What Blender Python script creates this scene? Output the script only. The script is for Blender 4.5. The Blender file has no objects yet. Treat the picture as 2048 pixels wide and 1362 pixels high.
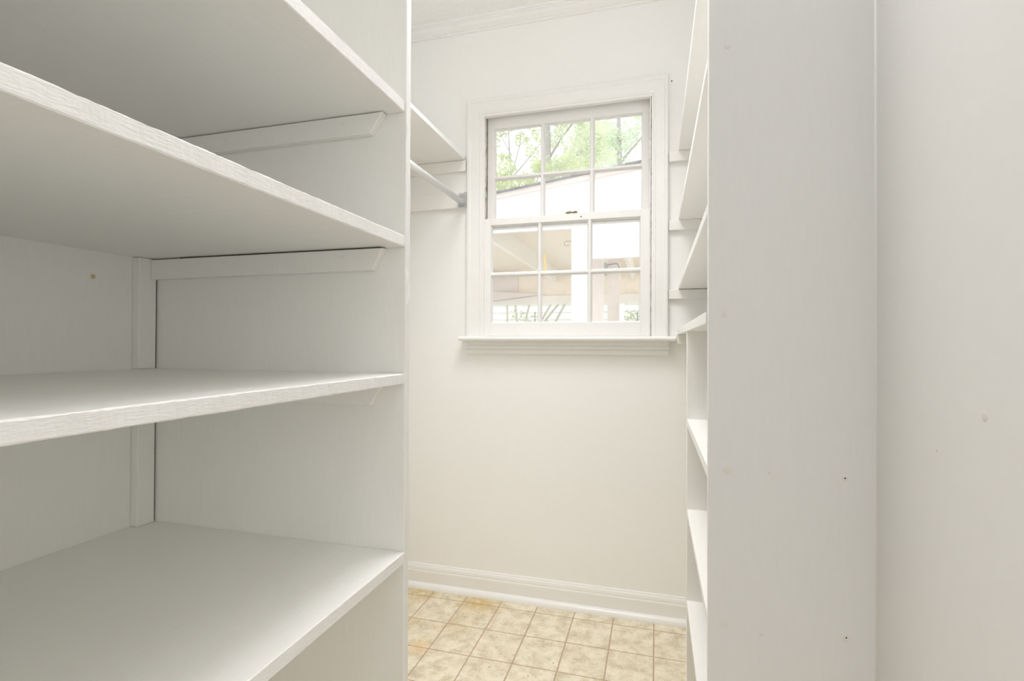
import bpy, bmesh, math, random
from mathutils import Vector, Matrix, noise

random.seed(7)
scene = bpy.context.scene
COL = scene.collection
H = 1.07                       # eye height above the vinyl floor; plans below give z relative to the eye

# ------------------------------------------------------------------ camera
cam_data = bpy.data.cameras.new('camera')
cam_data.sensor_width = 36.0
cam_data.lens = 1022.62 / 2048 * 36.0
cam_data.clip_start = 0.01
cam = bpy.data.objects.new('camera', cam_data)
COL.objects.link(cam)
yaw, pitch, roll = (math.radians(a) for a in (15.7148, 0.44258, 0.22771))
fwd = Vector((-math.sin(yaw), math.cos(yaw), 0))
right = Vector((math.cos(yaw), math.sin(yaw), 0))
upv = Vector((0, 0, 1))
f2 = math.cos(pitch) * fwd + math.sin(pitch) * upv
u2 = -math.sin(pitch) * fwd + math.cos(pitch) * upv
r3 = math.cos(roll) * right + math.sin(roll) * u2
u3 = -math.sin(roll) * right + math.cos(roll) * u2
m = Matrix.Identity(4)
for i in range(3):
    m[i][0], m[i][1], m[i][2] = r3[i], u3[i], -f2[i]
m.translation = Vector((0, 0, H))
cam.matrix_world = m
scene.camera = cam

# ------------------------------------------------------------------ sky, lamps, exposure
world = bpy.data.worlds.new('overcast_sky')
scene.world = world
world.use_nodes = True
bg = world.node_tree.nodes['Background']
bg.inputs['Color'].default_value = (0.97, 0.985, 1.0, 1)
bg.inputs['Strength'].default_value = 2.4


def area_lamp(name, loc, size, power, color, rot=(0, 0, 0), shape='DISK', size_y=None):
    d = bpy.data.lights.new(name, 'AREA')
    d.shape = shape
    d.size = size
    if size_y:
        d.size_y = size_y
    d.energy = power
    d.color = color
    o = bpy.data.objects.new(name, d)
    COL.objects.link(o)
    o.location = loc
    o.rotation_euler = rot
    return o


# recessed lamp over the back bay, globe lamp in the passage, lamp of the hall behind the doorway, and an added unseen fill light there
bay = area_lamp('recessed_bay_lamp', (-0.36, 1.22, 2.455), 0.62, 10.2, (1.0, 0.98, 0.985))
bay.data.spread = math.radians(118)
gd = bpy.data.lights.new('globe_lamp', 'POINT')
gd.energy = 4.0
gd.shadow_soft_size = 0.10
gd.color = (0.98, 0.965, 1.0)
globe = bpy.data.objects.new('globe_lamp', gd)
COL.objects.link(globe)
globe.location = (0.03, 0.85, 2.19)
area_lamp('hall_ceiling_lamp', (0.25, -1.2, 2.455), 0.6, 5.2, (0.985, 0.965, 1.0))
area_lamp('hall_fill_light', (1.30, -2.24, 1.55), 1.2, 17.0, (1.0, 0.978, 0.955), (math.pi / 2, 0, 0), 'RECTANGLE', 1.8)  # added fill for the left shelves; no window is modelled here

vs = scene.view_settings
vs.view_transform = 'Standard'
vs.look = 'None'
vs.gamma = 1.0
vs.use_curve_mapping = False
vs.exposure = 0.0
scene.cycles.max_bounces = 16
scene.cycles.diffuse_bounces = 12
scene.cycles.transparent_max_bounces = 24
scene.cycles.sample_clamp_indirect = 6.0
scene.cycles.use_denoising = True


# ------------------------------------------------------------------ materials
def new_mat(name, color, rough=0.5, spec=0.5, metallic=0.0):
    mt = bpy.data.materials.new(name)
    mt.use_nodes = True
    b = mt.node_tree.nodes['Principled BSDF']
    b.inputs['Base Color'].default_value = (*color, 1)
    b.inputs['Roughness'].default_value = rough
    b.inputs['Specular IOR Level'].default_value = spec
    b.inputs['Metallic'].default_value = metallic
    return mt, mt.node_tree.nodes, mt.node_tree.links, b


def world_pos(nodes, links, scale):
    g = nodes.new('ShaderNodeNewGeometry')
    mp = nodes.new('ShaderNodeMapping')
    mp.inputs['Scale'].default_value = scale
    links.new(g.outputs['Position'], mp.inputs['Vector'])
    return mp.outputs['Vector']


def noise_node(nodes, links, vec, scale, detail=4, rough=0.5):
    n = nodes.new('ShaderNodeTexNoise')
    n.inputs['Scale'].default_value = scale
    n.inputs['Detail'].default_value = detail
    n.inputs['Roughness'].default_value = rough
    links.new(vec, n.inputs['Vector'])
    return n.outputs['Fac']


def ramp(nodes, links, fac, stops):
    r = nodes.new('ShaderNodeValToRGB')
    el = r.color_ramp.elements
    while len(el) < len(stops):
        el.new(0.5)
    for e, (p, c) in zip(el, stops):
        e.position = p
        e.color = (*c, 1)
    links.new(fac, r.inputs['Fac'])
    return r.outputs['Color']


def bump(nodes, links, fac, b, strength, dist=0.001):
    bn = nodes.new('ShaderNodeBump')
    bn.inputs['Strength'].default_value = strength
    bn.inputs['Distance'].default_value = dist
    links.new(fac, bn.inputs['Height'])
    links.new(bn.outputs['Normal'], b.inputs['Normal'])


def paint(name, c, rough, grain, scale, strength, dist=0.0006, var=0.02):
    mt, n, l, b = new_mat(name, c, rough, 0.4)
    v = world_pos(n, l, grain)
    f = noise_node(n, l, v, scale, 5, 0.6)
    lo = tuple(max(0, x - var) for x in c)
    hi = tuple(min(1, x + var) for x in c)
    l.new(ramp(n, l, f, [(0.3, lo), (0.7, hi)]), b.inputs['Base Color'])
    bump(n, l, f, b, strength, dist)
    return mt


M = {}
M['wall'] = paint('wall_paint', (0.868, 0.868, 0.856), 0.62, (1, 1, 1), 45, 0.02, var=0.006)
M['ceiling'] = paint('ceiling_paint', (0.855, 0.855, 0.845), 0.7, (1, 1, 1), 60, 0.05)
M['trim'] = paint('trim_paint', (0.845, 0.842, 0.83), 0.32, (1, 1, 1), 30, 0.08, var=0.01)
M['shelf'] = paint('shelf_paint', (0.862, 0.862, 0.838), 0.34, (26, 3, 26), 8, 0.16, var=0.012)
M['panel'] = paint('panel_paint', (0.850, 0.848, 0.822), 0.42, (30, 30, 4), 6, 0.07, var=0.010)
M['panel_cool'] = paint('cool_panel_paint', (0.848, 0.850, 0.852), 0.42, (30, 30, 4), 6, 0.07, var=0.008)
M['wall_cool'] = paint('cool_wall_paint', (0.868, 0.868, 0.866), 0.6, (1, 1, 1), 45, 0.02, var=0.006)
M['edge'] = paint('rough_edge_paint', (0.89, 0.89, 0.88), 0.4, (60, 18, 120), 4, 0.75, 0.0015, var=0.015)
M['panel_edge'] = paint('rough_panel_edge_paint', (0.87, 0.87, 0.86), 0.45, (60, 60, 30), 4, 0.6, 0.0015)
M['sash'] = paint('sash_paint', (0.85, 0.845, 0.832), 0.34, (1, 1, 1), 40, 0.08, var=0.01)

# flaking paint in the sash channels
mt, n, l, b = new_mat('flaking_paint', (0.7, 0.68, 0.64), 0.6)
f = noise_node(n, l, world_pos(n, l, (1, 1, 0.35)), 90, 6, 0.7)
l.new(ramp(n, l, f, [(0.40, (0.22, 0.18, 0.14)), (0.47, (0.62, 0.58, 0.52)), (0.56, (0.80, 0.78, 0.75))]), b.inputs['Base Color'])
bump(n, l, f, b, 0.6, 0.002)
M['flaking'] = mt

M['crack'] = new_mat('dark_gap', (0.10, 0.08, 0.06), 0.9)[0]
M['hole'] = new_mat('nail_hole', (0.05, 0.045, 0.04), 0.9)[0]
M['filler'] = new_mat('wall_filler', (0.82, 0.80, 0.77), 0.5)[0]
M['brass'] = new_mat('dull_brass_screw', (0.62, 0.55, 0.33), 0.5, 0.5, 0.4)[0]
M['bronze'] = new_mat('aged_bronze', (0.36, 0.30, 0.20), 0.45, 0.5, 0.55)[0]
mt, n, l, b = new_mat('zinc_plate', (0.58, 0.60, 0.62), 0.38, 0.5, 0.85)
bump(n, l, noise_node(n, l, world_pos(n, l, (1, 1, 1)), 200), b, 0.1, 0.0004)
M['zinc'] = mt
M['rod'] = new_mat('white_enamel_rod', (0.80, 0.81, 0.81), 0.25, 0.6)[0]

# window glass: clear, a little mirror, a little dust that scatters daylight
mt = bpy.data.materials.new('dusty_window_glass')
mt.use_nodes = True
n, l = mt.node_tree.nodes, mt.node_tree.links
for x in list(n):
    n.remove(x)
out = n.new('ShaderNodeOutputMaterial')
tr = n.new('ShaderNodeBsdfTransparent')
gl = n.new('ShaderNodeBsdfGlossy')
gl.inputs['Roughness'].default_value = 0.02
fr = n.new('ShaderNodeFresnel')
fr.inputs['IOR'].default_value = 1.45
mx = n.new('ShaderNodeMixShader')
l.new(fr.outputs[0], mx.inputs[0])
l.new(tr.outputs[0], mx.inputs[1])
l.new(gl.outputs[0], mx.inputs[2])
dust = n.new('ShaderNodeBsdfTranslucent')
dust.inputs['Color'].default_value = (0.95, 0.95, 0.95, 1)
mx2 = n.new('ShaderNodeMixShader')
df = noise_node(n, l, world_pos(n, l, (1, 1, 1)), 14, 5, 0.6)
mr = n.new('ShaderNodeMapRange')
mr.inputs['From Min'].default_value = 0.3
mr.inputs['From Max'].default_value = 0.7
mr.inputs['To Min'].default_value = 0.08
mr.inputs['To Max'].default_value = 0.16
l.new(df, mr.inputs['Value'])
l.new(mr.outputs[0], mx2.inputs[0])
l.new(mx.outputs[0], mx2.inputs[1])
l.new(dust.outputs[0], mx2.inputs[2])
l.new(mx2.outputs[0], out.inputs[0])
M['glass'] = mt

# vinyl tile: mottled cream, with old glue stains in the far left corner
mt, n, l, b = new_mat('cream_vinyl_tile', (0.75, 0.68, 0.53), 0.38, 0.4)
v = world_pos(n, l, (1, 1, 1))
f1 = noise_node(n, l, v, 22, 6, 0.62)
f2_ = noise_node(n, l, v, 190, 4, 0.75)
ad = n.new('ShaderNodeMath')
ad.operation = 'MULTIPLY_ADD'
ad.inputs[1].default_value = 0.75
l.new(f2_, ad.inputs[0])
l.new(f1, ad.inputs[2])
base = ramp(n, l, ad.outputs[0], [(0.70, (0.575, 0.50, 0.355)), (0.86, (0.73, 0.655, 0.50)), (1.02, (0.83, 0.765, 0.63))])
sep = n.new('ShaderNodeSeparateXYZ')
l.new(v, sep.inputs[0])


def blob(cx, cy, r0):
    c = n.new('ShaderNodeVectorMath')
    c.operation = 'DISTANCE'
    c.inputs[1].default_value = (cx, cy, 0.0)
    l.new(v, c.inputs[0])
    d = n.new('ShaderNodeMapRange')
    d.inputs['From Min'].default_value = r0
    d.inputs['From Max'].default_value = 0.0
    l.new(c.outputs['Value'], d.inputs['Value'])
    return d.outputs[0]


f3 = noise_node(n, l, v, 34, 6, 0.75)
prev = base
for (cx, cy, r0, colr, thr) in ((-0.70, 2.01, 0.13, (0.60, 0.43, 0.16), 0.50), (-0.98, 2.04, 0.13, (0.62, 0.47, 0.20), 0.50),
                                (-0.80, 1.66, 0.06, (0.74, 0.52, 0.26), 0.48), (-0.95, 1.80, 0.11, (0.62, 0.48, 0.25), 0.56),
                                (-0.74, 1.82, 0.10, (0.62, 0.50, 0.28), 0.57)):
    mlt = n.new('ShaderNodeMath')
    mlt.operation = 'MULTIPLY'
    l.new(blob(cx, cy, r0), mlt.inputs[0])
    r_ = n.new('ShaderNodeMapRange')
    r_.inputs['From Min'].default_value = thr - 0.20
    r_.inputs['From Max'].default_value = thr + 0.04
    l.new(f3, r_.inputs['Value'])
    l.new(r_.outputs[0], mlt.inputs[1])
    mxc = n.new('ShaderNodeMixRGB')
    mxc.inputs['Color2'].default_value = (*colr, 1)
    l.new(mlt.outputs[0], mxc.inputs['Fac'])
    l.new(prev, mxc.inputs['Color1'])
    prev = mxc.outputs['Color']
l.new(prev, b.inputs['Base Color'])
bump(n, l, f2_, b, 0.25, 0.0006)
M['tile'] = mt
mt, n, l, b = new_mat('pinkish_grout', (0.50, 0.38, 0.30), 0.7)
f = noise_node(n, l, world_pos(n, l, (1, 1, 1)), 120, 4)
l.new(ramp(n, l, f, [(0.3, (0.47, 0.34, 0.26)), (0.7, (0.58, 0.44, 0.35))]), b.inputs['Base Color'])
M['grout'] = mt
M['hall_floor'] = paint('pale_hall_floor', (0.62, 0.60, 0.57), 0.6, (1, 1, 1), 40, 0.1)
M['speck'] = new_mat('dirt_speck', (0.10, 0.075, 0.04), 0.9)[0]

# outside
M['out_white'] = paint('weathered_white_board', (0.74, 0.73, 0.73), 0.7, (2, 2, 14), 5, 0.3, 0.002, var=0.03)
M['out_post'] = paint('pinkish_white_post', (0.70, 0.65, 0.625), 0.75, (14, 14, 2), 5, 0.3, 0.002, var=0.03)
M['out_pink'] = paint('pinkish_bare_board', (0.66, 0.585, 0.54), 0.75, (14, 14, 2), 5, 0.3, 0.002, var=0.05)
M['out_tan'] = paint('tan_sheathing', (0.80, 0.71, 0.59), 0.8, (3, 14, 3), 5, 0.3, 0.002, var=0.06)
M['out_band'] = paint('pale_cream_board', (0.78, 0.75, 0.70), 0.8, (2, 2, 10), 5, 0.2, var=0.03)
M['siding'] = paint('pale_green_white_siding', (0.78, 0.82, 0.78), 0.8, (1, 1, 1), 8, 0.1, var=0.02)
M['shingle'] = paint('grey_shingle', (0.13, 0.125, 0.135), 0.9, (1, 1, 1), 40, 0.6, 0.004, var=0.10)
M['bark'] = paint('grey_bark', (0.30, 0.275, 0.26), 0.9, (8, 8, 1.5), 6, 0.8, 0.01, var=0.07)
M['pole'] = paint('weathered_wood_pole', (0.55, 0.50, 0.42), 0.85, (8, 8, 2), 6, 0.4, 0.003, var=0.08)
M['pipe'] = new_mat('dark_grey_conduit', (0.12, 0.12, 0.12), 0.5, 0.5, 0.3)[0]
M['box_grey'] = new_mat('grey_utility_box', (0.30, 0.30, 0.30), 0.5, 0.5, 0.2)[0]
M['yellow'] = new_mat('faded_yellow_plastic', (0.85, 0.62, 0.18), 0.6)[0]
M['ground'] = paint('pale_gravel', (0.62, 0.60, 0.54), 0.95, (1, 1, 1), 20, 0.5, 0.01, var=0.08)
M['pvc'] = new_mat('white_plastic_pipe', (0.86, 0.86, 0.85), 0.4)[0]


def leaf_mat(name, c, c2):
    mt = bpy.data.materials.new(name)
    mt.use_nodes = True
    n, l = mt.node_tree.nodes, mt.node_tree.links
    for x in list(n):
        n.remove(x)
    out = n.new('ShaderNodeOutputMaterial')
    d = n.new('ShaderNodeBsdfDiffuse')
    t = n.new('ShaderNodeBsdfTranslucent')
    mx = n.new('ShaderNodeMixShader')
    mx.inputs[0].default_value = 0.5
    f = noise_node(n, l, world_pos(n, l, (1, 1, 1)), 3.0, 3)
    c_ = ramp(n, l, f, [(0.35, c), (0.65, c2)])
    l.new(c_, d.inputs['Color'])
    l.new(c_, t.inputs['Color'])
    l.new(d.outputs[0], mx.inputs[1])
    l.new(t.outputs[0], mx.inputs[2])
    l.new(mx.outputs[0], out.inputs[0])
    return mt


M['leaf'] = leaf_mat('spring_leaf', (0.56, 0.66, 0.44), (0.70, 0.73, 0.53))
M['leaf_b'] = leaf_mat('cool_green_leaf', (0.50, 0.65, 0.43), (0.65, 0.71, 0.52))
M['leaf_c'] = leaf_mat('yellow_green_leaf', (0.58, 0.64, 0.32), (0.48, 0.56, 0.32))

# ------------------------------------------------------------------ builders
WP = {}                       # world position of every object (parents are never rotated)


def link(o, loc, parent=None):
    COL.objects.link(o)
    WP[o.name] = Vector(loc)
    if parent:
        o.parent = parent
        o.location = Vector(loc) - WP[parent.name]
    else:
        o.location = loc
    return o


def empty(name, loc, label=None, cat=None, group=None, kind=None):
    o = bpy.data.objects.new(name, None)
    o.empty_display_size = 0.05
    link(o, (loc[0], loc[1], loc[2] + H))
    tag(o, label, cat, group, kind)
    return o


def tag(o, label=None, cat=None, group=None, kind=None):
    for k, v in (('label', label), ('category', cat), ('group', group), ('kind', kind)):
        if v:
            o[k] = v
    return o


class MB:
    """collects geometry (z relative to the eye) for ONE mesh object"""

    def __init__(self):
        self.bm = bmesh.new()

    def hexa(self, bot, top, bevel=0.0, mat=0, seg=1):
        bm = self.bm
        vb = [bm.verts.new((x, y, z + H)) for x, y, z in bot]
        vt = [bm.verts.new((x, y, z + H)) for x, y, z in top]
        fs = [bm.faces.new(vb[::-1]), bm.faces.new(vt)]
        for i in range(4):
            j = (i + 1) % 4
            fs.append(bm.faces.new((vb[i], vb[j], vt[j], vt[i])))
        for f_ in fs:
            f_.material_index = mat
        if bevel:
            es = list({e for f_ in fs for e in f_.edges})
            bmesh.ops.bevel(bm, geom=es, offset=bevel, segments=seg, affect='EDGES', profile=0.6)
        return self

    def box(self, x0, x1, y0, y1, z0, z1, bevel=0.0, mat=0, seg=1):
        b = [(x0, y0, z0), (x1, y0, z0), (x1, y1, z0), (x0, y1, z0)]
        t = [(x0, y0, z1), (x1, y0, z1), (x1, y1, z1), (x0, y1, z1)]
        return self.hexa(b, t, bevel, mat, seg)

    def prism(self, poly, axis, a, b, mat=0):
        """poly: (u,v) outline; axis 'x','y' or 'z' is the extrusion axis from a to b"""
        def pt(u, v, w):
            return {'x': (w, u, v + H), 'y': (u, w, v + H), 'z': (u, v, w + H)}[axis]
        bm = self.bm
        A = [bm.verts.new(pt(u, v, a)) for u, v in poly]
        B = [bm.verts.new(pt(u, v, b)) for u, v in poly]
        fs = [bm.faces.new(A), bm.faces.new(B[::-1])]
        k = len(poly)
        for i in range(k):
            j = (i + 1) % k
            fs.append(bm.faces.new((A[j], A[i], B[i], B[j])))
        for f_ in fs:
            f_.material_index = mat
        return self

    def tube(self, pts, rad, seg=10, caps=True):
        bm = self.bm
        rings = []
        pts = [Vector(p) for p in pts]
        rads = rad if isinstance(rad, (list, tuple)) else [rad] * len(pts)
        for i, p in enumerate(pts):
            t = (pts[min(i + 1, len(pts) - 1)] - pts[max(i - 1, 0)]).normalized()
            ref = Vector((0, 0, 1)) if abs(t.z) < 0.9 else Vector((1, 0, 0))
            a = t.cross(ref).normalized()
            b = t.cross(a)
            rings.append([bm.verts.new(p + Vector((0, 0, H)) + rads[i] * (math.cos(q) * a + math.sin(q) * b))
                          for q in (2 * math.pi * k / seg for k in range(seg))])
        for r0, r1 in zip(rings, rings[1:]):
            for k in range(seg):
                f_ = bm.faces.new((r0[k], r0[(k + 1) % seg], r1[(k + 1) % seg], r1[k]))
                f_.smooth = True
        if caps:
            bm.faces.new(rings[0][::-1])
            bm.faces.new(rings[-1])
        return self

    def dome(self, c, nrm, r, h, seg=10, rings=3):
        """flat cap (screw head, filler patch) on a surface with outward normal nrm"""
        bm = self.bm
        nrm = Vector(nrm).normalized()
        ref = Vector((0, 0, 1)) if abs(nrm.z) < 0.9 else Vector((1, 0, 0))
        a = nrm.cross(ref).normalized()
        b = nrm.cross(a)
        c = Vector(c) + Vector((0, 0, H))
        prev = None
        for k in range(rings):
            q = k / rings * math.pi / 2
            ring = [bm.verts.new(c + nrm * (h * math.sin(q)) + r * math.cos(q) * (math.cos(t) * a + math.sin(t) * b))
                    for t in (2 * math.pi * i / seg for i in range(seg))]
            if prev:
                for i in range(seg):
                    bm.faces.new((prev[i], prev[(i + 1) % seg], ring[(i + 1) % seg], ring[i])).smooth = True
            prev = ring
        top = bm.verts.new(c + nrm * h)
        for i in range(seg):
            bm.faces.new((prev[i], prev[(i + 1) % seg], top)).smooth = True
        return self

    def sweep(self, prof, path_fn, stations, close=False):
        """prof: list of (u,d); path_fn(station,u,d)->(x,y,z)"""
        bm = self.bm
        rows = [[bm.verts.new(tuple(Vector(path_fn(s, u, d)) + Vector((0, 0, H)))) for u, d in prof] for s in stations]
        for r0, r1 in zip(rows, rows[1:]):
            for i in range(len(prof) - 1):
                bm.faces.new((r0[i], r0[i + 1], r1[i + 1], r1[i]))
        bm.faces.new(rows[0])
        bm.faces.new(rows[-1][::-1])
        return self

    def build(self, name, mats, parent=None, label=None, cat=None, group=None, kind=None):
        bm = self.bm
        bmesh.ops.recalc_face_normals(bm, faces=bm.faces[:])
        xs = [v.co for v in bm.verts]
        lo = Vector((min(v.x for v in xs), min(v.y for v in xs), min(v.z for v in xs)))
        hi = Vector((max(v.x for v in xs), max(v.y for v in xs), max(v.z for v in xs)))
        loc = Vector(((lo.x + hi.x) / 2, (lo.y + hi.y) / 2, lo.z))
        bmesh.ops.translate(bm, verts=bm.verts[:], vec=-loc)
        me = bpy.data.meshes.new(name)
        bm.to_mesh(me)
        bm.free()
        for mm in (mats if isinstance(mats, list) else [mats]):
            me.materials.append(mm)
        o = bpy.data.objects.new(name, me)
        link(o, loc, parent)
        return tag(o, label, cat, group, kind)


def board_along_y(x_front, x_back, y0, y1, zt0, zt1, th, chip=0.0006, n=90, bev=0.0012):
    """a shelf board running along Y; x_front is its visible edge (slot 1), tops zt0 at y0 and zt1 at y1"""
    mb = MB()
    bm = mb.bm
    s = 1 if x_front > x_back else -1
    rows = []
    for i in range(n + 1):
        t = i / n
        y = y0 + (y1 - y0) * t
        zt = zt0 + (zt1 - zt0) * t + 0.0006 * noise.noise((y * 2.3, x_front * 9, zt0))

        def j(k):
            return chip * (noise.noise((y * 46, k * 7.3, zt0 * 31)) + 0.7 * noise.noise((y * 150, k * 3.1, zt0 * 11)))
        prof = [(x_back, zt), (x_front - s * (bev + abs(j(1))), zt + 0.3 * j(5)),
                (x_front + s * 0.5 * j(2), zt - bev - abs(j(3))),
                (x_front + s * 0.5 * j(4), zt - th + bev + abs(j(6))),
                (x_front - s * (bev + abs(j(7))), zt - th + 0.3 * j(8)), (x_back, zt - th)]
        rows.append([bm.verts.new((x, y, z + H)) for x, z in prof])
    for r0, r1 in zip(rows, rows[1:]):
        for k in range(6):
            q = (k + 1) % 6
            f_ = bm.faces.new((r0[k], r0[q], r1[q], r1[k]))
            f_.material_index = 1 if k in (1, 2, 3) else 0
    bm.faces.new(rows[0])
    bm.faces.new(rows[-1][::-1])
    return mb


def upright(x0, x1, y0, y1, z0, z1, front, rough_z=None, n=120):
    """a vertical panel across the closet; its thin edge at x1 (front=+1) or x0 (front=-1) is slot 1"""
    mb = MB()
    bm = mb.bm
    rows = []
    for i in range(n + 1):
        z = z0 + (z1 - z0) * i / n
        a = 0.0003
        if rough_z and rough_z[0] < z < rough_z[1]:
            a = 0.0016

        def j(k):
            return a * (noise.noise((z * 38, k * 5.1, y0)) + 0.6 * noise.noise((z * 120, k * 2.7, x0)))
        xf, xb = (x1, x0) if front > 0 else (x0, x1)
        s = front
        bv = 0.0014
        prof = [(xb, y0), (xf - s * bv, y0), (xf + s * j(1), y0 + bv), (xf + s * j(2), (y0 + y1) / 2),
                (xf + s * j(3), y1 - bv), (xf - s * bv, y1 + 0.5 * j(4)), (xb, y1)]
        rows.append([bm.verts.new((x, y, z + H)) for x, y in prof])
    k_n = 7
    for r0, r1 in zip(rows, rows[1:]):
        for k in range(k_n):
            q = (k + 1) % k_n
            f_ = bm.faces.new((r0[k], r0[q], r1[q], r1[k]))
            f_.material_index = 1 if k in (1, 2, 3, 4) else 0
    bm.faces.new(rows[0])
    bm.faces.new(rows[-1][::-1])
    return mb


# ------------------------------------------------------------------ the room
FL, CE = -1.07, 1.392          # floor and ceiling, relative to the eye
XL, XR = -1.085, 0.3185        # left and right wall
YW, YF = 2.08, -0.30           # wall with the window, wall with the doorway

wb = MB()
wx0, wx1, wz0, wz1 = -0.735, 0.004, 0.012, 1.005
wb.box(XL - 0.10, wx0, YW, YW + 0.11, FL - 0.1, CE + 0.1)
wb.box(wx1, XR + 0.10, YW, YW + 0.11, FL - 0.1, CE + 0.1)
wb.box(wx0, wx1, YW, YW + 0.11, FL - 0.1, wz0)
wb.box(wx0, wx1, YW, YW + 0.11, wz1, CE + 0.1)
wall_back = wb.build('wall_back', M['wall'], label='white painted wall with the window', kind='structure')
wall_left = MB().box(XL - 0.10, XL, YF - 0.12, YW, FL - 0.1, CE + 0.1).build(
    'wall_left', M['panel'], label='white painted wall behind the deep left shelves', kind='structure')
# right wall with a soft, caulked inner corner where the shelf panel meets it
wr = MB().box(XR, XR + 0.10, YF - 0.12, YW, FL - 0.1, CE + 0.1)
wall_right = wr.build('wall_right', M['wall_cool'], label='plain white wall at the right edge of the picture', kind='structure')
cb = MB()
rc = 0.0028
arc = [(XR - rc + rc * math.sin(a), 0.8850 - rc + rc * math.cos(a)) for a in [math.pi / 2 * k / 8 for k in range(9)]]
cb.prism([(XR + 0.0005, 0.8855)] + [(XR - rc, 0.8855)] + arc + [(XR + 0.0005, 0.8850 - rc)], 'z', FL, CE)
cbo = cb.build('caulk_bead', M['wall_cool'], wall_right)
for p_ in cbo.data.polygons:
    p_.use_smooth = abs(p_.normal.z) < 0.5
wf = MB()
wf.box(XL - 0.10, -0.47, YF - 0.12, YF, FL - 0.1, CE + 0.1)
wf.box(-0.47, XR, YF - 0.12, YF, 0.98, CE + 0.1)
wf.build('wall_front', M['wall'], label='wall with the doorway behind the viewer', kind='structure')
MB().box(XL - 0.9, XR + 1.8, -2.4, YW, CE, CE + 0.1).build('ceiling', M['ceiling'], label='flat white ceiling', kind='structure')
MB().box(XL - 0.9, XL - 0.8, -2.3, YF - 0.12, FL, CE).build('wall_hall_left', M['wall'], kind='structure')
MB().box(XR + 1.7, XR + 1.8, -2.3, YF - 0.12, FL, CE).build('wall_hall_right', M['wall'], kind='structure')
MB().box(XL - 0.9, XR + 1.8, -2.4, -2.3, FL, CE).build('wall_hall_back', M['wall'], kind='structure')

# floor: grout bed with separate tiles
MB().box(XL - 0.9, XR + 1.8, -2.4, YF - 0.12, FL - 0.1, FL).build('floor_hall', M['hall_floor'], label='plain pale floor of the hall behind the viewer', kind='structure')
floor = MB().box(XL - 0.1, XR + 0.1, YF - 0.12, YW, FL - 0.1, FL - 0.0012).build(
    'floor', M['grout'], label='cream vinyl tile floor with pinkish joints', kind='structure')
TX, TY, G = 0.1523, 0.1705, 0.0048
shared = None


def tile_mesh(w, d):
    bm = bmesh.new()
    t = 0.0016
    bv = 0.0010
    lo = [bm.verts.new((x, y, 0)) for x, y in ((-w / 2, -d / 2), (w / 2, -d / 2), (w / 2, d / 2), (-w / 2, d / 2))]
    hi = [bm.verts.new((x, y, t - 0.0004)) for x, y in ((-w / 2, -d / 2), (w / 2, -d / 2), (w / 2, d / 2), (-w / 2, d / 2))]
    w2, d2 = w - 2 * bv, d - 2 * bv
    tp = [bm.verts.new((x, y, t)) for x, y in ((-w2 / 2, -d2 / 2), (w2 / 2, -d2 / 2), (w2 / 2, d2 / 2), (-w2 / 2, d2 / 2))]
    bm.faces.new(lo[::-1])
    bm.faces.new(tp)
    for i in range(4):
        j = (i + 1) % 4
        bm.faces.new((lo[i], lo[j], hi[j], hi[i]))
        bm.faces.new((hi[i], hi[j], tp[j], tp[i]))
    me = bpy.data.meshes.new('tile')
    bm.to_mesh(me)
    bm.free()
    me.materials.append(M['tile'])
    return me


tile_cache = {}
for ix in range(-8, 4):
    for iy in range(-14, 2):
        x0, x1 = -0.0055 + ix * TX, -0.0055 + (ix + 1) * TX
        y0, y1 = 2.000 + (iy - 1) * TY, 2.000 + iy * TY
        x0, x1 = max(x0, XL), min(x1, XR)
        y0, y1 = max(y0, YF), min(y1, YW)
        if x1 - x0 < 0.012 or y1 - y0 < 0.012:
            continue
        w, d = round(x1 - x0 - G, 4), round(y1 - y0 - G, 4)
        me = tile_cache.get((w, d)) or tile_cache.setdefault((w, d), tile_mesh(w, d))
        o = bpy.data.objects.new('tile', me)
        link(o, ((x0 + x1) / 2, (y0 + y1) / 2, FL - 0.0012 + H), floor)
# dirt specks left on the vinyl
sp = MB()
for k in range(70):
    cx, cy, r = random.choice(((-0.70, 2.0, 0.07), (-0.98, 2.02, 0.06), (-0.78, 1.80, 0.07), (-0.93, 1.75, 0.08), (-0.71, 1.90, 0.05)))
    x, y = cx + random.gauss(0, r), cy + random.gauss(0, r * 0.7)
    if y > 2.04 or x < XL + 0.02:
        continue
    sp.dome((x, y, FL + 0.0003), (0, 0, 1), random.uniform(0.0010, 0.0022), 0.0008, 5, 2)
for x, y in ((-0.515, 1.70), (-0.395, 1.61), (-0.53, 1.62), (-0.33, 1.70)):
    sp.dome((x, y, FL + 0.0003), (0, 0, 1), 0.0024, 0.001, 6, 2)
sp.build('dirt_specks', M['speck'], floor, kind='stuff')

# baseboard with its shoe molding
BB1 = XR
bbp = [(0.0, FL), (-0.014, FL), (-0.014, -1.003), (-0.0135, -0.998), (-0.0115, -0.995), (-0.0112, -0.988), (-0.0095, -0.980),
       (-0.006, -0.974), (-0.005, -0.970), (0.0, -0.969)]
bb = MB()
bb.prism([(YW + u, z) for u, z in bbp], 'x', XL, BB1)
baseboard = bb.build('baseboard_back', M['trim'], label='white molded baseboard under the window', kind='structure')
sh = MB()
q = [(YW - 0.014, FL)] + [(YW - 0.014 - 0.020 * math.cos(a), FL + 0.024 * math.sin(a)) for a in
                         [math.pi / 2 * i / 6 for i in range(7)]]
sh.prism(q, 'x', XL, BB1)
sh.build('shoe_molding', M['trim'], baseboard)

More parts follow.
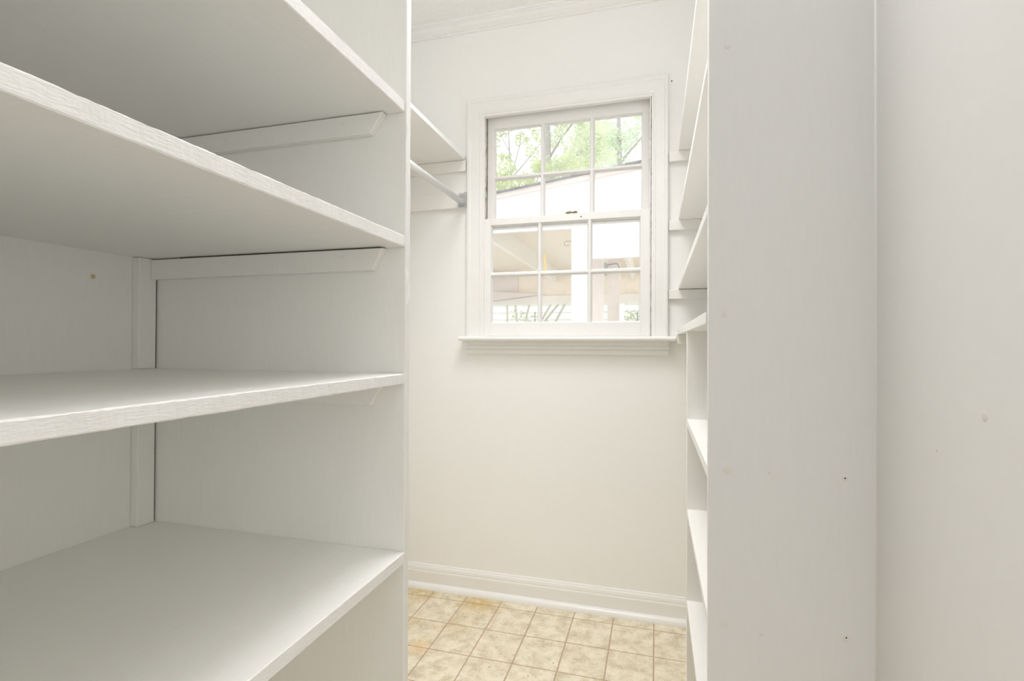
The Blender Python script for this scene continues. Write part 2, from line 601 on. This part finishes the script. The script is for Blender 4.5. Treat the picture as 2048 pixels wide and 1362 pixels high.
# crown molding
cr = MB()
crp = [(0.0, 1.352), (-0.008, 1.352), (-0.010, 1.356), (-0.010, 1.360), (-0.014, 1.361), (-0.020, 1.364), (-0.030, 1.369), (-0.038, 1.375),
       (-0.040, 1.378), (-0.045, 1.379), (-0.046, 1.384), (-0.052, 1.385), (-0.054, CE), (0.0, CE)]
cr.prism([(YW + u, z) for u, z in crp], 'x', XL, XR)
cr.build('trim_1', M['trim'], label='white crown molding above the window wall', kind='structure')
MB().dome((0.058, YW - 0.0002, 1.0297), (0, -1, 0), 0.0028, 0.0006, 8, 2).build('nail_hole', M['hole'], wall_back)
for (y, z, r, mt_) in ((0.6246, -0.0706, 0.0055, 'filler'), (0.7164, -0.1224, 0.0022, 'filler')):
    MB().dome((XR, y, z), (-1, 0, 0), r, 0.0008, 10, 3).build('filler_patch', M[mt_], wall_right)
MB().dome((XL, 0.757, 0.1327), (1, 0, 0), 0.0048, 0.0022, 10, 3).build('screw_head', M['brass'], wall_left, label='brass screw head')

# ------------------------------------------------------------------ window
win = empty('window_1', (-0.37, YW, 0.03), 'white wooden double hung window with six panes in each sash', kind='structure')
xi0, xi1, zi, zs = -0.7085, -0.0178, 0.9745, 0.034
prof = [(0.0, 0.0), (0.0, -0.011), (0.002, -0.013), (0.009, -0.013), (0.0105, -0.0145), (0.0115, -0.0165), (0.018, -0.0170), (0.0205, -0.0150),
        (0.022, -0.0152), (0.058, -0.0178), (0.0605, -0.0200), (0.063, -0.0215), (0.070, -0.0220), (0.0755, -0.0205), (0.0775, -0.0175), (0.0780, 0.0)]
cs = MB()


def casing_pt(s, u, d):
    y = YW - 0.0005 + d
    if s == 0:
        return (xi0 - u, y, zs)
    if s == 1:
        return (xi0 - u, y, zi + u)
    if s == 2:
        return (xi1 + u * 0.82, y, zi + u)
    return (xi1 + u * 0.82, y, zs)


cs.sweep(prof, casing_pt, [0, 1, 2, 3])
cs.build('casing', M['trim'], win)
# jamb lining and head
jx0, jx1, jz = -0.7135, -0.0205, 0.9905
jb = MB()
jb.box(wx0, jx0, YW - 0.0005, YW + 0.125, wz0, wz1)
jb.box(jx1, wx1, YW - 0.0005, YW + 0.125, wz0, wz1)
jamb = jb.build('jamb', [M['flaking']], win, label='side jambs with flaking paint')
hd = MB()
hd.box(jx0, jx1, YW - 0.0005, YW + 0.125, jz, wz1)
hd.box(jx0, jx1, YW - 0.0005, YW + 0.012, 0.9775, jz, 0.001)
hd.box(jx0, jx1, YW + 0.016, YW + 0.027, 0.9820, jz, 0.001)
hd.build('head_jamb', M['trim'], win)
# stops that hold the sashes (painted, with gaps beside the upper sash)
for (a, b_) in ((jx0 - 0.0002, jx0 + 0.0060), (jx1 - 0.0035, jx1 + 0.0002)):
    MB().box(a, b_, YW - 0.0102, YW + 0.0012, zs, 0.976, 0.0008).build('sash_stop', M['trim'], win)


def sash(name, x0, x1, z0, z1, y0, y1, gx0, gx1, gz0, gz1, vs_, hs_, front_w=0.012):
    """x0..x1,z0..z1 outline; gx/gz glass opening; vs_, hs_ muntin bar centres"""
    fr_ = MB()
    bv = 0.0015
    fr_.box(x0, gx0, y0, y1, z0, z1, bv)
    fr_.box(gx1, x1, y0, y1, z0, z1, bv)
    fr_.box(gx0 - 0.001, gx1 + 0.001, y0, y1, z0, gz0, bv)
    fr_.box(gx0 - 0.001, gx1 + 0.001, y0, y1, gz1, z1, bv)
    s = fr_.build(name, M['sash'], win)
    yg = y0 + 0.018
    # putty rebate: a bevelled bead round the opening and beside every bar
    xs = [gx0] + list(vs_) + [gx1]
    zs_ = [gz0] + list(hs_) + [gz1]
    w = front_w / 2
    for i in range(len(xs) - 1):
        for k in range(len(zs_) - 1):
            a = xs[i] + (w if i else 0)
            b_ = xs[i + 1] - (w if i + 1 < len(xs) - 1 else 0)
            c = zs_[k] + (w if k else 0)
            d = zs_[k + 1] - (w if k + 1 < len(zs_) - 1 else 0)
            MB().box(a - 0.002, b_ + 0.002, yg, yg + 0.003, c - 0.002, d + 0.002).build('pane', M['glass'], s)
            bd = MB()
            e = 0.0045
            ya, yb = y0 + 0.005, yg
            bd.hexa([(a, ya, c), (a + e, yb, c), (a, yb, c), (a - 0.0005, yb, c)], [(a, ya, d), (a + e, yb, d), (a, yb, d), (a - 0.0005, yb, d)])
            bd.hexa([(b_, ya, c), (b_ + 0.0005, yb, c), (b_, yb, c), (b_ - e, yb, c)], [(b_, ya, d), (b_ + 0.0005, yb, d), (b_, yb, d), (b_ - e, yb, d)])
            bd.hexa([(a, ya, c), (b_, ya, c), (b_, yb, c - 0.0005), (a, yb, c - 0.0005)], [(a, ya, c + 0.0002), (b_, ya, c + 0.0002), (b_, yb, c + e), (a, yb, c + e)])
            bd.hexa([(a, ya, d - 0.0002), (b_, ya, d - 0.0002), (b_, yb, d - e), (a, yb, d - e)], [(a, ya, d), (b_, ya, d), (b_, yb, d + 0.0005), (a, yb, d + 0.0005)])
            bd.build('putty_bead', M['sash'], s)
    for x in vs_:
        MB().prism([(x - w, y0 + 0.004), (x - w + 0.0025, y0 + 0.001), (x + w - 0.0025, y0 + 0.001), (x + w, y0 + 0.004),
                    (x + w, y1 - 0.004), (x - w, y1 - 0.004)], 'z', gz0 - 0.001, gz1 + 0.001).build('muntin', M['sash'], s)
    for z in hs_:
        MB().prism([(y0 + 0.004, z - w), (y0 + 0.0012, z - w + 0.0025), (y0 + 0.0012, z + w - 0.0025), (y0 + 0.004, z + w),
                    (y1 - 0.0042, z + w), (y1 - 0.0042, z - w)], 'x', gx0 - 0.001, gx1 + 0.001).build('muntin', M['sash'], s)
    return s


lower = sash('lower_sash', -0.7125, -0.0245, 0.0345, 0.5375, 2.078, 2.112, -0.6805, -0.0595, 0.0915, 0.5085,
             (-0.468, -0.2600), (0.2987,), 0.0115)
upper = sash('upper_sash', -0.7095, -0.0255, 0.503, 0.9880, 2.117, 2.151, -0.6785, -0.0535, 0.54, 0.9385,
             (-0.4655, -0.2560), (0.7255,), 0.0120)
# sash lock on the meeting rail and a screw hole below it
lk = MB()
lk.box(-0.362, -0.312, 2.086, 2.106, 0.5372, 0.5395, 0.0008)
lk.tube([(-0.349, 2.095, 0.538), (-0.349, 2.095, 0.549)], [0.0100, 0.0075], 12)
lk.tube([(-0.360, 2.093, 0.5415), (-0.352, 2.089, 0.5460), (-0.338, 2.087, 0.5465), (-0.330, 2.088, 0.543)], [0.003, 0.0045, 0.004, 0.003], 8)
lk.tube([(-0.322, 2.095, 0.538), (-0.322, 2.095, 0.550)], [0.0110, 0.0065], 12)
lk.tube([(-0.330, 2.090, 0.5445), (-0.318, 2.088, 0.5475), (-0.311, 2.090, 0.543)], [0.003, 0.0045, 0.003], 8)
lk.build('sash_lock', M['bronze'], lower, label='tarnished bronze sash lock')
MB().dome((-0.2942, 2.0782, 0.5219), (0, -1, 0), 0.0031, 0.0010, 8, 2).build('screw_hole', M['hole'], lower)
# stool and apron
st = MB()
r = 0.0095
nose = [(2.112, 0.0345), (2.024, 0.0335)] + [(2.024 - r * math.sin(a), 0.024 + r * math.cos(a)) for a in
                                             [math.pi * (i + 1) / 9 for i in range(8)]] + [(2.024, 0.0145), (2.112, 0.0145)]
# wider nosing (horns) in front of the wall, narrow tongue inside the opening
nose_front = [(min(u, 2.0795), v) for u, v in nose]
st.prism(nose_front, 'x', -0.8030, 0.0735)
st.box(wx0 + 0.001, wx1 - 0.001, 2.079, 2.19, 0.0125, 0.0345)
st.build('stool', M['trim'], win)
ap = MB()
app = [(YW, 0.0145), (YW - 0.0190, 0.0145), (YW - 0.0190, -0.0015), (YW - 0.0180, -0.003), (YW - 0.0150, -0.0035), (YW - 0.0165, -0.006), (YW - 0.0165, -0.018),
       (YW - 0.0155, -0.0200), (YW - 0.0120, -0.0205), (YW - 0.0140, -0.023), (YW - 0.0140, -0.037), (YW - 0.0120, -0.0405), (YW, -0.0412)]
ap.prism(app, 'x', -0.7815, 0.0485)
ap.build('apron', M['trim'], win)

# ------------------------------------------------------------------ near left shelving unit
XF = -0.459                      # front edges of the deep shelves
YP = 0.8800                      # face of the dividing panel
unit = empty('shelving_unit', (-0.77, 0.3, FL), 'deep white built in shelving unit with four thick shelves left of the doorway panel', 'shelving unit')
side = upright(XL, -0.4582, YP, 0.8985, FL, CE, 1, (-0.02, 0.46)).build('side_panel', [M['panel'], M['panel_edge']], unit)
upright(XL, -0.4582, YF + 0.001, YF + 0.02, FL, CE, 1).build('side_panel', [M['panel'], M['panel_edge']], unit)
shelves = []
for (z_near, z_far, th, xf, chip) in ((0.4630, 0.4650, 0.0222, -0.4620, 0.0005), (0.2045, 0.2062, 0.0215, -0.4600, 0.0013),
                                      (-0.0575, -0.0560, 0.0195, -0.4590, 0.0016), (-0.3940, -0.3938, 0.0212, -0.4575, 0.0004)):
    shelves.append(board_along_y(xf, XL + 0.0004, YF + 0.02, YP - 0.0006, z_near, z_far, th, chip, 240).build('shelf', [M['shelf'], M['edge']], unit))
# corner battens on the left wall, one length between each pair of shelves
for z0, z1 in ((FL, -0.4155), (-0.3936, -0.0762), (-0.0558, 0.1842), (0.2066, 0.4420)):
    MB().box(XL + 0.0006, -1.0655, 0.8372, 0.8762, z0, z1, 0.0012).build('corner_batten', M['panel'], unit)
    MB().box(XL + 0.0006, -1.0690, 0.8764, 0.8798, z0 + 0.001, z1 - 0.001).build('joint_gap', M['crack'], unit, label='dark open joint beside the batten')
# cleats with slanted front ends
for (zt, zb, xt, xb, gap) in ((0.4415, 0.4030, -0.4990, -0.5265, 0.0006), (0.1833, 0.1408, -0.4975, -0.5205, 0.0015), (-0.0764, -0.1165, -0.4975, -0.5225, 0.0006)):
    y0, y1 = 0.8625, YP - 0.0004
    c = MB().hexa([(-1.0650, y0, zb - 0.0015), (xb, y0, zb), (xb, y1, zb), (-1.0650, y1, zb - 0.0015)],
                  [(-1.0650, y0, zt - gap), (xt, y0, zt - gap), (xt, y1, zt - gap), (-1.0650, y1, zt - gap)], 0.0012)
    cl = c.build('cleat', M['panel'], unit)
    for fx, fz, rr in ((-0.985, 0.42, 0.0022), (-0.868, 0.62, 0.0036), (-0.585, 0.62, 0.0042)):
        MB().dome((fx, y0, zb + (zt - zb) * fz), (0, -1, 0), rr, 0.0007, 9, 3).build('nail_head', M['filler'], cl)
    if gap > 0.001:
        MB().box(-0.99, -0.505, y0 + 0.004, y1, zt - gap, zt + 0.0004).build('open_joint', M['crack'], cl, label='dark open joint above the cleat')
MB().dome((-1.03, 0.66, -0.0573), (0, 0, 1), 0.006, 0.0014, 10, 3).build('paint_drip', M['filler'], shelves[2])

# ------------------------------------------------------------------ far left: hanging shelf, rod
fs = empty('wall_shelf', (-0.94, 1.49, 0.79), 'shallow white shelf above the hanging rod left of the window', 'shelf')
board_along_y(-0.7945, XL, 0.8990, YW - 0.0005, 0.8130, 0.8135, 0.0180, 0.0002, 60).build('board', [M['shelf'], M['edge']], fs)
MB().box(XL + 0.0005, -0.7905, 2.0612, YW - 0.0005, 0.7480, 0.7945, 0.001).build('cleat', M['panel'], fs)
MB().box(XL + 0.0005, -0.7905, 0.8990, 0.9180, 0.7480, 0.7945, 0.001).build('cleat', M['panel'], fs)
rod = empty('closet_rod', (-0.8065, 1.49, 0.60), 'white metal hanging rod under the shallow left shelf, held by a grey flange', 'clothes rod')
for (ya, yb, s) in ((2.0615, YW - 0.0005, -1), (0.8990, 0.9175, 1)):
    mbd = MB().box(XL + 0.0005, -0.7895, ya, yb, 0.5895, 0.6580, 0.001).build('mounting_board', M['panel'], rod, label='white board behind the flange')
    yf = ya if s < 0 else yb
    # flange plate: outline with two screw lobes on top
    cx, z0 = -0.8010, 0.5905
    pl = [(-0.0205, 0.002), (-0.0185, 0.0), (0.0185, 0.0), (0.0205, 0.002), (0.0205, 0.060), (0.0185, 0.0635), (0.012, 0.0655), (0.005, 0.0640), (0.002, 0.0590),
          (-0.003, 0.0560), (-0.007, 0.0600), (-0.013, 0.0620), (-0.0190, 0.0600), (-0.0205, 0.0560)]
    fl = MB().prism([(cx + u, z0 + v) for u, v in pl], 'y', min(yf, yf + s * 0.003), max(yf, yf + s * 0.003)).build('flange', M['zinc'], rod, label='grey metal flange')
    cup = MB().tube([(-0.8065, yf + s * 0.002, 0.6125), (-0.8065, yf + s * 0.012, 0.6125)], 0.0152, 20)
    cup.build('socket', M['zinc'], fl)
    for sx, sz in ((cx - 0.0135, z0 + 0.0545), (cx + 0.0100, z0 + 0.0570)):
        MB().dome((sx, yf + s * 0.003, sz), (0, s, 0), 0.0035, 0.0014, 10, 3).build('screw_head', M['rod'], fl, label='bright screw head')
rd = MB()
nst = 2
rd.tube([(-0.8065, 0.921, 0.6125), (-0.8065, 2.0585, 0.6125)], 0.0128, 28)
rd.build('rod', M['rod'], rod)

# ------------------------------------------------------------------ right shelving unit
XS = 0.0835
ru = empty('shelving_unit', (0.2, 1.5, FL), 'narrow white shelving unit right of the window with open cubbies below and long shelves above', 'shelving unit')
rp = upright(0.0822, XR - 0.0003, 0.8850, 0.9050, FL, CE, -1).build('side_panel', [M['panel_cool'], M['panel_edge']], ru)
upright(0.0828, XR - 0.0003, 1.4930, 1.5140, FL, 0.0400, -1).build('divider', [M['panel'], M['panel_edge']], ru)
for (zt_n, zt_f, th, xf) in ((0.7620, 0.7680, 0.0185, 0.0840), (0.4940, 0.5000, 0.0185, 0.0842), (0.2400, 0.2340, 0.0187, 0.0836), (0.0560, 0.0615, 0.0210, 0.0800)):
    board_along_y(xf, XR - 0.0006, 0.9052, YW - 0.0006, zt_n, zt_f, th, 0.0003, 80).build('shelf', [M['shelf'], M['edge']], ru)
for zt, th in ((-0.2040, 0.0215), (-0.4525, 0.0180), (-0.7030, 0.0180)):
    board_along_y(XS, XR - 0.0006, 0.9052, 1.4928, zt + 0.002, zt, th, 0.0003, 60).build('shelf', [M['shelf'], M['edge']], ru)
for (x0, zb, zt) in ((0.0480, 0.7095, 0.7492), (0.0480, 0.4440, 0.4812), (0.0480, 0.1780, 0.2138), (0.0765, 0.0042, 0.0400)):
    MB().box(x0, XR - 0.0006, 2.0610, YW - 0.0005, zb, zt, 0.001).build('cleat', M['panel'], ru)
MB().box(0.0850, XR - 0.001, 2.0640, YW - 0.001, 0.2140, 0.2158).build('open_joint', M['crack'], ru, label='dark open joint above the third cleat')
# filled nail holes on the big panel face
for (x, z, rr) in ((0.111, -0.200, 0.0075), (0.173, -0.1996, 0.0030), (0.2765, -0.202, 0.0042), (0.1059, -0.446, 0.0070), (0.2776, -0.4434, 0.0050),
                   (0.1071, 0.0504, 0.0050), (0.1113, 0.484, 0.0055), (0.160, -0.455, 0.0024)):
    pt_ = MB().dome((x, 0.8850, z), (0, -1, 0), rr, 0.0009, 11, 3)
    pt_.build('filler_patch', M['filler'], rp)
for (x, z) in ((0.2765, -0.2008), (0.2778, -0.4412)):
    MB().dome((x, 0.8842, z), (0, -1, 0), 0.0013, 0.0004, 6, 2).build('nail_hole', M['hole'], rp)

# ------------------------------------------------------------------ outside: carport
GZ = -1.25
MB().box(-30, 30, YW + 0.25, 60, GZ - 0.2, GZ).build('ground', M['ground'], label='pale gravel yard beyond the window', kind='structure')
cp = empty('carport', (-1.0, 7.0, GZ), 'white gabled carport with open tan roof underside seen through the window', 'carport')


def rake(x):                      # lower edge of the sloping fascia
    return 1.4866 + (x + 1.5567) * 0.1286


MB().prism([(-4.2, 1.145), (-0.645, 1.145), (1.6, 1.145), (1.6, rake(1.6)), (-4.2, rake(-4.2) if rake(-4.2) > 1.2 else 1.2)], 'y', 5.0, 5.05).build(
    'gable_wall', M['out_white'], cp)
MB().box(-0.648, 1.6, 4.985, 5.06, 0.839, 1.19, 0.004).build('header_board', M['out_white'], cp)
MB().prism([(-4.2, rake(-4.2)), (1.6, rake(1.6)), (1.6, rake(1.6) + 0.044), (-4.2, rake(-4.2) + 0.050)], 'y', 4.955, 5.0).build('fascia', M['out_pink'], cp)
sg = MB()
x = -4.2
while x < 1.6:
    w = random.uniform(0.10, 0.16)
    z = rake(x) + 0.046
    h = random.uniform(0.012, 0.020)
    sg.hexa([(x, 4.91 + random.uniform(-.015, .015), z), (x + w, 4.91, z + w * 0.1286), (x + w, 9.2, z + w * 0.1286), (x, 9.2, z)],
            [(x, 4.92, z + h), (x + w, 4.92, z + h + w * 0.1286 + random.uniform(-.006, .006)), (x + w, 9.2, z + h + w * 0.1286), (x, 9.2, z + h)])
    x += w
sg.build('shingles', M['shingle'], cp, kind='stuff')
MB().box(-4.2, 1.6, 5.06, 9.1, 1.35, 1.38).build('roof_underside', M['out_tan'], cp, label='tan roof sheathing')
for xj in (-1.69, -3.1, -0.35):
    MB().box(xj - 0.05, xj, 5.06, 8.95, 1.112, 1.35, 0.003).build('beam', M['out_band'], cp)
MB().hexa([(-0.790, 4.97, GZ), (-0.625, 4.97, GZ), (-0.625, 5.10, GZ), (-0.790, 5.10, GZ)],
          [(-0.800, 4.97, 1.20), (-0.646, 4.97, 1.20), (-0.646, 5.10, 1.20), (-0.800, 5.10, 1.20)], 0.004).build('post', M['out_post'], cp)
MB().box(-0.678, -0.552, 5.55, 5.68, GZ, 1.35, 0.004).build('post', M['out_pink'], cp)
MB().box(-0.632, -0.468, 7.0, 7.13, GZ, 1.35, 0.004).build('post', M['out_pink'], cp)
MB().box(-4.2, 1.6, 9.0, 9.08, 0.873, 1.35).build('back_header', M['out_tan'], cp)
MB().box(-4.2, -2.414, 8.97, 9.0, 0.9, 1.35, 0.003).build('back_header', M['out_pink'], cp)
MB().box(-4.2, 1.6, 8.93, 9.0, 0.715, 0.873, 0.003).build('back_rail', M['out_band'], cp)
MB().hexa([(-2.90, 8.80, 0.782), (-2.02, 8.80, 0.876), (-2.02, 8.86, 0.876), (-2.90, 8.86, 0.782)],
          [(-2.90, 8.80, 0.955), (-2.02, 8.80, 0.905), (-2.02, 8.86, 0.905), (-2.90, 8.86, 0.955)], 0.003).build('brace', M['out_pink'], cp)
MB().hexa([(-2.90, 8.81, 0.772), (-2.02, 8.81, 0.862), (-2.02, 8.85, 0.862), (-2.90, 8.85, 0.772)],
          [(-2.90, 8.81, 0.782), (-2.02, 8.81, 0.876), (-2.02, 8.85, 0.876), (-2.90, 8.85, 0.782)]).build('shadow_strip', M['box_grey'], cp, label='dark strip standing in for the shadow under the brace')  # thin dark strip added as the shadow line below the brace
hk = MB()
hk.tube([(-1.00 + 0.0, 6.5, 1.35), (-1.02, 6.5, 1.335), (-1.062, 6.5, 1.325)] + [(-1.10 + 0.035 * math.cos(a), 6.5, 1.30 + 0.03 * math.sin(a))
        for a in [math.pi * 0.4 + 0.35 * i for i in range(13)]], 0.004, 6)
hk.build('wire_hook', M['pipe'], cp, label='thin dark wire hook')

ub = empty('utility_box', (-0.65, 6.93, 0.98), 'small dark grey electrical box with a bent conduit on the carport post', 'electrical box')
MB().box(-0.672, -0.634, 6.90, 6.995, 1.030, 1.095, 0.004).build('box', M['box_grey'], ub)
MB().tube([(-0.636, 6.95, 1.066), (-0.60, 6.95, 1.076), (-0.52, 6.95, 1.088), (-0.49, 6.95, 1.080), (-0.475, 6.95, 1.050), (-0.470, 6.95, 0.96)], 0.007, 8).build('conduit', M['pipe'], ub)
MB().box(-0.664, -0.640, 6.93, 6.995, 0.93, 1.02, 0.003).build('bracket', M['box_grey'], ub)

yl = MB()
pts = [(-1.415, 1.165), (-1.39, 1.19), (-1.372, 1.12), (-1.385, 1.06), (-1.362, 1.0), (-1.372, 0.955), (-1.402, 0.96), (-1.408, 1.04)]
yl.prism(pts, 'y', 6.50, 6.515)
tag(yl.build('plastic_strip', M['yellow']), 'faded yellow plastic strip hanging under the carport roof', 'plastic strip')

# weatherboard house far behind the carport
nh = empty('weatherboard_wall', (-1, 10.6, GZ), 'pale weatherboard building wall far behind the carport', 'building')
MB().box(-7, 4, 10.62, 10.75, GZ, 1.6).build('wall_core', M['siding'], nh)
zb = GZ
while zb < 1.5:
    MB().hexa([(-7, 10.575, zb), (4, 10.575, zb), (4, 10.62, zb), (-7, 10.62, zb)],
              [(-7, 10.605, zb + 0.149), (4, 10.605, zb + 0.149), (4, 10.62, zb + 0.149), (-7, 10.62, zb + 0.149)]).build('weatherboard', M['siding'], nh)
    zb += 0.149

# leaning poles
yq = 9.45
for (xa, za, xb, zb_, lab) in ((-2.738, 0.757, -2.736, 0.444, 'upright wooden pole leftmost under the carport'),
                               (-2.561, 0.745, -2.53, 0.442, 'slightly tilted wooden pole second from left under the carport'),
                               (-2.269, 0.759, -2.345, 0.441, 'leaning wooden pole third from left beside the green bush'),
                               (-1.851, 0.742, -2.029, 0.438, 'leaning wooden pole just left of the middle pane center'),
                               (-1.720, 0.712, -1.944, 0.437, 'most tilted wooden pole in the middle lower pane'),
                               (-1.580, 0.710, -1.728, 0.436, 'leaning wooden pole nearest the white carport post')):
    dx = (xa - xb) / (za - zb_)
    xt, xg = xa + dx * (0.86 - za), xb + dx * (GZ - zb_)
    yq -= 0.062
    p = MB().tube([(xg, yq, GZ), (xb, yq, zb_), (xt, yq, 0.86)], [0.024, 0.021, 0.017], 10)
    tag(p.build('wooden_pole', M['pole']), lab, 'pole', 'poles leaning under the carport')
pv = MB().tube([(-0.440, 6.94, GZ), (-0.440, 6.94, 0.51), (-0.440, 6.94, 0.55)], [0.031, 0.031, 0.031], 16)
pv.tube([(-0.440, 6.94, 0.505), (-0.440, 6.94, 0.555)], 0.036, 16)
tag(pv.build('plastic_pipe', M['pvc']), 'white upright plastic pipe beside the rear carport post', 'pipe')


# ------------------------------------------------------------------ trees and bushes
def leaf_cloud(centers, count, size, seed, flat=0.55):
    rnd = random.Random(seed)
    vs_, fs_ = [], []
    tot = sum(c[3] ** 2 for c in centers)
    for (cx, cy, cz, cr_) in centers:
        for _ in range(max(3, int(count * cr_ ** 2 / tot))):
            while True:
                d = Vector((rnd.uniform(-1, 1), rnd.uniform(-1, 1), rnd.uniform(-1, 1)))
                if d.length <= 1:
                    break
            p = Vector((cx, cy, cz + H)) + Vector((d.x * cr_, d.y * cr_, d.z * cr_ * 0.8))
            a = Vector((rnd.gauss(0, 1), rnd.gauss(0, 1), rnd.gauss(0, flat))).normalized()
            b_ = a.cross(Vector((rnd.gauss(0, 1), rnd.gauss(0, 1), rnd.gauss(0, 1)))).normalized()
            nn = a.cross(b_)
            s = size * rnd.uniform(0.6, 1.3)
            i = len(vs_)
            vs_ += [p - a * s, p + b_ * s * 0.42 + nn * s * 0.12, p + a * s, p - b_ * s * 0.42 + nn * s * 0.12]
            fs_ += [(i, i + 1, i + 2), (i, i + 2, i + 3)]
    return vs_, fs_


def foliage(name, centers, count, size, seed, mat, parent):
    v, f_ = leaf_cloud(centers, count, size, seed)
    me = bpy.data.meshes.new(name)
    loc = WP[parent.name]
    me.from_pydata([tuple(p - loc) for p in v], [], f_)
    me.materials.append(mat)
    o = bpy.data.objects.new(name, me)
    link(o, loc, parent)
    o['kind'] = 'stuff'
    return o


def far(k, pts):
    return [tuple([a * k for a in p[:2]] + [p[2] if p[2] == GZ else p[2] * k] + [a * k for a in p[3:]]) for p in pts]


def tree(name, k, x, y, label, trunk, branches, centers, count, size, seed, mat, cat='tree'):
    t = empty(name, (x * k, y * k, GZ), label, cat)
    pts, rr = trunk
    pts = far(k, pts)
    branches = [(far(k, bp), br) for bp, br in branches]
    centers = far(k, centers)
    MB().tube(pts, rr, 9).build('trunk', M['bark'], t)
    for bp, br in branches:
        MB().tube(bp, br, 6).build('branch', M['bark'], t)
    foliage('foliage', centers, count, size, seed, mat, t)
    return t


def crown(x, y, z, w, h, n_, r0, seed):
    rnd = random.Random(seed)
    res = []
    for _ in range(n_):
        res.append((x + rnd.uniform(-1, 1) * w, y + rnd.uniform(-1, 1) * 0.9, z + rnd.uniform(-1, 1) * h, r0 * rnd.uniform(0.6, 1.3)))
    return res


# bare-ish sapling in the left pane
tree('sapling_tree', 0.955, -3.7, 13.0, 'thin sparse sapling behind the carport roof in the left upper pane',
     ([(-3.66, 13, GZ), (-3.68, 13, 3.0), (-3.70, 13, 4.55), (-3.76, 13, 5.3), (-3.82, 13, 6.4)], [0.06, 0.04, 0.028, 0.018, 0.008]),
     [([(-3.70, 13, 4.5), (-3.58, 13, 4.85), (-3.46, 13, 5.26), (-3.40, 13, 5.9)], [0.02, 0.016, 0.012, 0.006]),
      ([(-3.69, 13, 4.4), (-3.35, 13, 4.75), (-2.95, 13, 5.2), (-2.6, 13.1, 5.5)], [0.022, 0.016, 0.012, 0.006]),
      ([(-3.74, 13, 5.1), (-3.95, 13, 5.5), (-4.1, 13, 6.0)], [0.014, 0.01, 0.005])],
     [(-3.95, 13, 5.75, 0.28), (-3.6, 13, 5.85, 0.26), (-3.45, 13.1, 5.45, 0.24), (-3.15, 13, 5.05, 0.22), (-3.0, 13, 4.72, 0.20), (-3.75, 13, 4.95, 0.16),
      (-3.2, 12.9, 5.75, 0.2), (-4.2, 13, 5.4, 0.25), (-3.0, 13.1, 5.5, 0.22), (-4.0, 13.1, 5.0, 0.2), (-3.3, 13, 4.4, 0.2), (-3.45, 13, 6.1, 0.3), (-2.9, 13, 6.0, 0.3)],
     1300, 0.055, 11, M['leaf_c'])
tree('leafy_tree', 1.06, -2.7, 13.0, 'leafy tree with pale grey trunk behind the carport in the middle upper pane',
     ([(-2.62, 13, GZ), (-2.66, 13, 3.0), (-2.69, 13, 4.5), (-2.72, 13, 5.6), (-2.78, 13, 7.2)], [0.12, 0.10, 0.085, 0.075, 0.05]),
     [([(-2.70, 13, 4.8), (-2.35, 13.1, 5.4), (-1.9, 13.2, 6.0)], [0.04, 0.03, 0.015]), ([(-2.69, 13, 4.2), (-2.2, 13, 4.7), (-1.7, 13, 5.0)], [0.035, 0.025, 0.012])],
     crown(-2.1, 13.6, 5.2, 0.80, 1.15, 40, 0.34, 3) + crown(-2.9, 13.5, 6.4, 1.0, 0.5, 8, 0.35, 4), 9500, 0.058, 12, M['leaf'])
tree('broad_tree', 1.30, -0.9, 14.0, 'broad green tree behind the carport in the right upper pane',
     ([(-0.9, 14, GZ), (-0.92, 14, 3.0), (-0.95, 14, 5.0), (-1.0, 14, 7.0)], [0.13, 0.11, 0.09, 0.05]),
     [([(-0.94, 14, 4.9), (-0.4, 14, 5.5), (0.1, 14, 6.0)], [0.05, 0.03, 0.015]), ([(-0.95, 14, 5.2), (-1.4, 14, 5.7), (-1.8, 14, 6.3)], [0.05, 0.03, 0.015])],
     crown(-1.0, 14.3, 5.3, 1.15, 1.35, 60, 0.36, 5) + crown(0.6, 14.6, 5.3, 0.7, 1.3, 16, 0.4, 6), 13000, 0.060, 13, M['leaf_b'])
tree('low_tree', 0.95, -3.9, 11.5, 'low yellow green treetop just above the carport roof edge on the left',
     ([(-3.3, 11.5, GZ), (-3.25, 11.5, 2.0), (-3.15, 11.5, 3.2)], [0.06, 0.045, 0.02]),
     [([(-3.26, 11.5, 2.2), (-3.5, 11.5, 2.9), (-3.6, 11.5, 3.95)], [0.03, 0.02, 0.01]), ([(-3.22, 11.5, 2.6), (-2.8, 11.5, 3.1), (-2.6, 11.5, 4.0)], [0.03, 0.02, 0.01])],
     crown(-3.1, 11.6, 3.80, 0.75, 0.30, 22, 0.22, 8) + crown(-2.0, 11.8, 3.95, 0.7, 0.28, 12, 0.22, 9), 4200, 0.048, 14, M['leaf_c'])
b1 = empty('green_bush', (-1.95, 8.4, GZ), 'small green bush among the leaning poles', 'bush')
MB().tube([(-1.98, 8.4, GZ), (-1.98, 8.4, -0.2), (-1.96, 8.4, 0.55)], [0.03, 0.02, 0.008], 7).build('stem', M['bark'], b1)
foliage('foliage', [(-2.0, 8.4, 0.43, 0.13), (-2.28, 8.5, 0.5, 0.16), (-1.9, 8.4, 0.2, 0.3), (-2.1, 8.4, -0.2, 0.35)], 520, 0.035, 21, M['leaf_b'], b1)
b2 = empty('green_bush', (-0.25, 8.0, GZ), 'green bush at the right edge behind the white plastic pipe', 'bush')
MB().tube([(-0.28, 8.0, GZ), (-0.28, 8.0, -0.2), (-0.27, 8.0, 0.5)], [0.03, 0.02, 0.008], 7).build('stem', M['bark'], b2)
foliage('foliage', [(-0.36, 8.0, 0.42, 0.16), (-0.15, 8.1, 0.40, 0.2), (-0.1, 8.0, 0.5, 0.2), (-0.3, 8.0, 0.1, 0.35), (-0.3, 8.0, -0.4, 0.4)], 900, 0.035, 22, M['leaf_b'], b2)
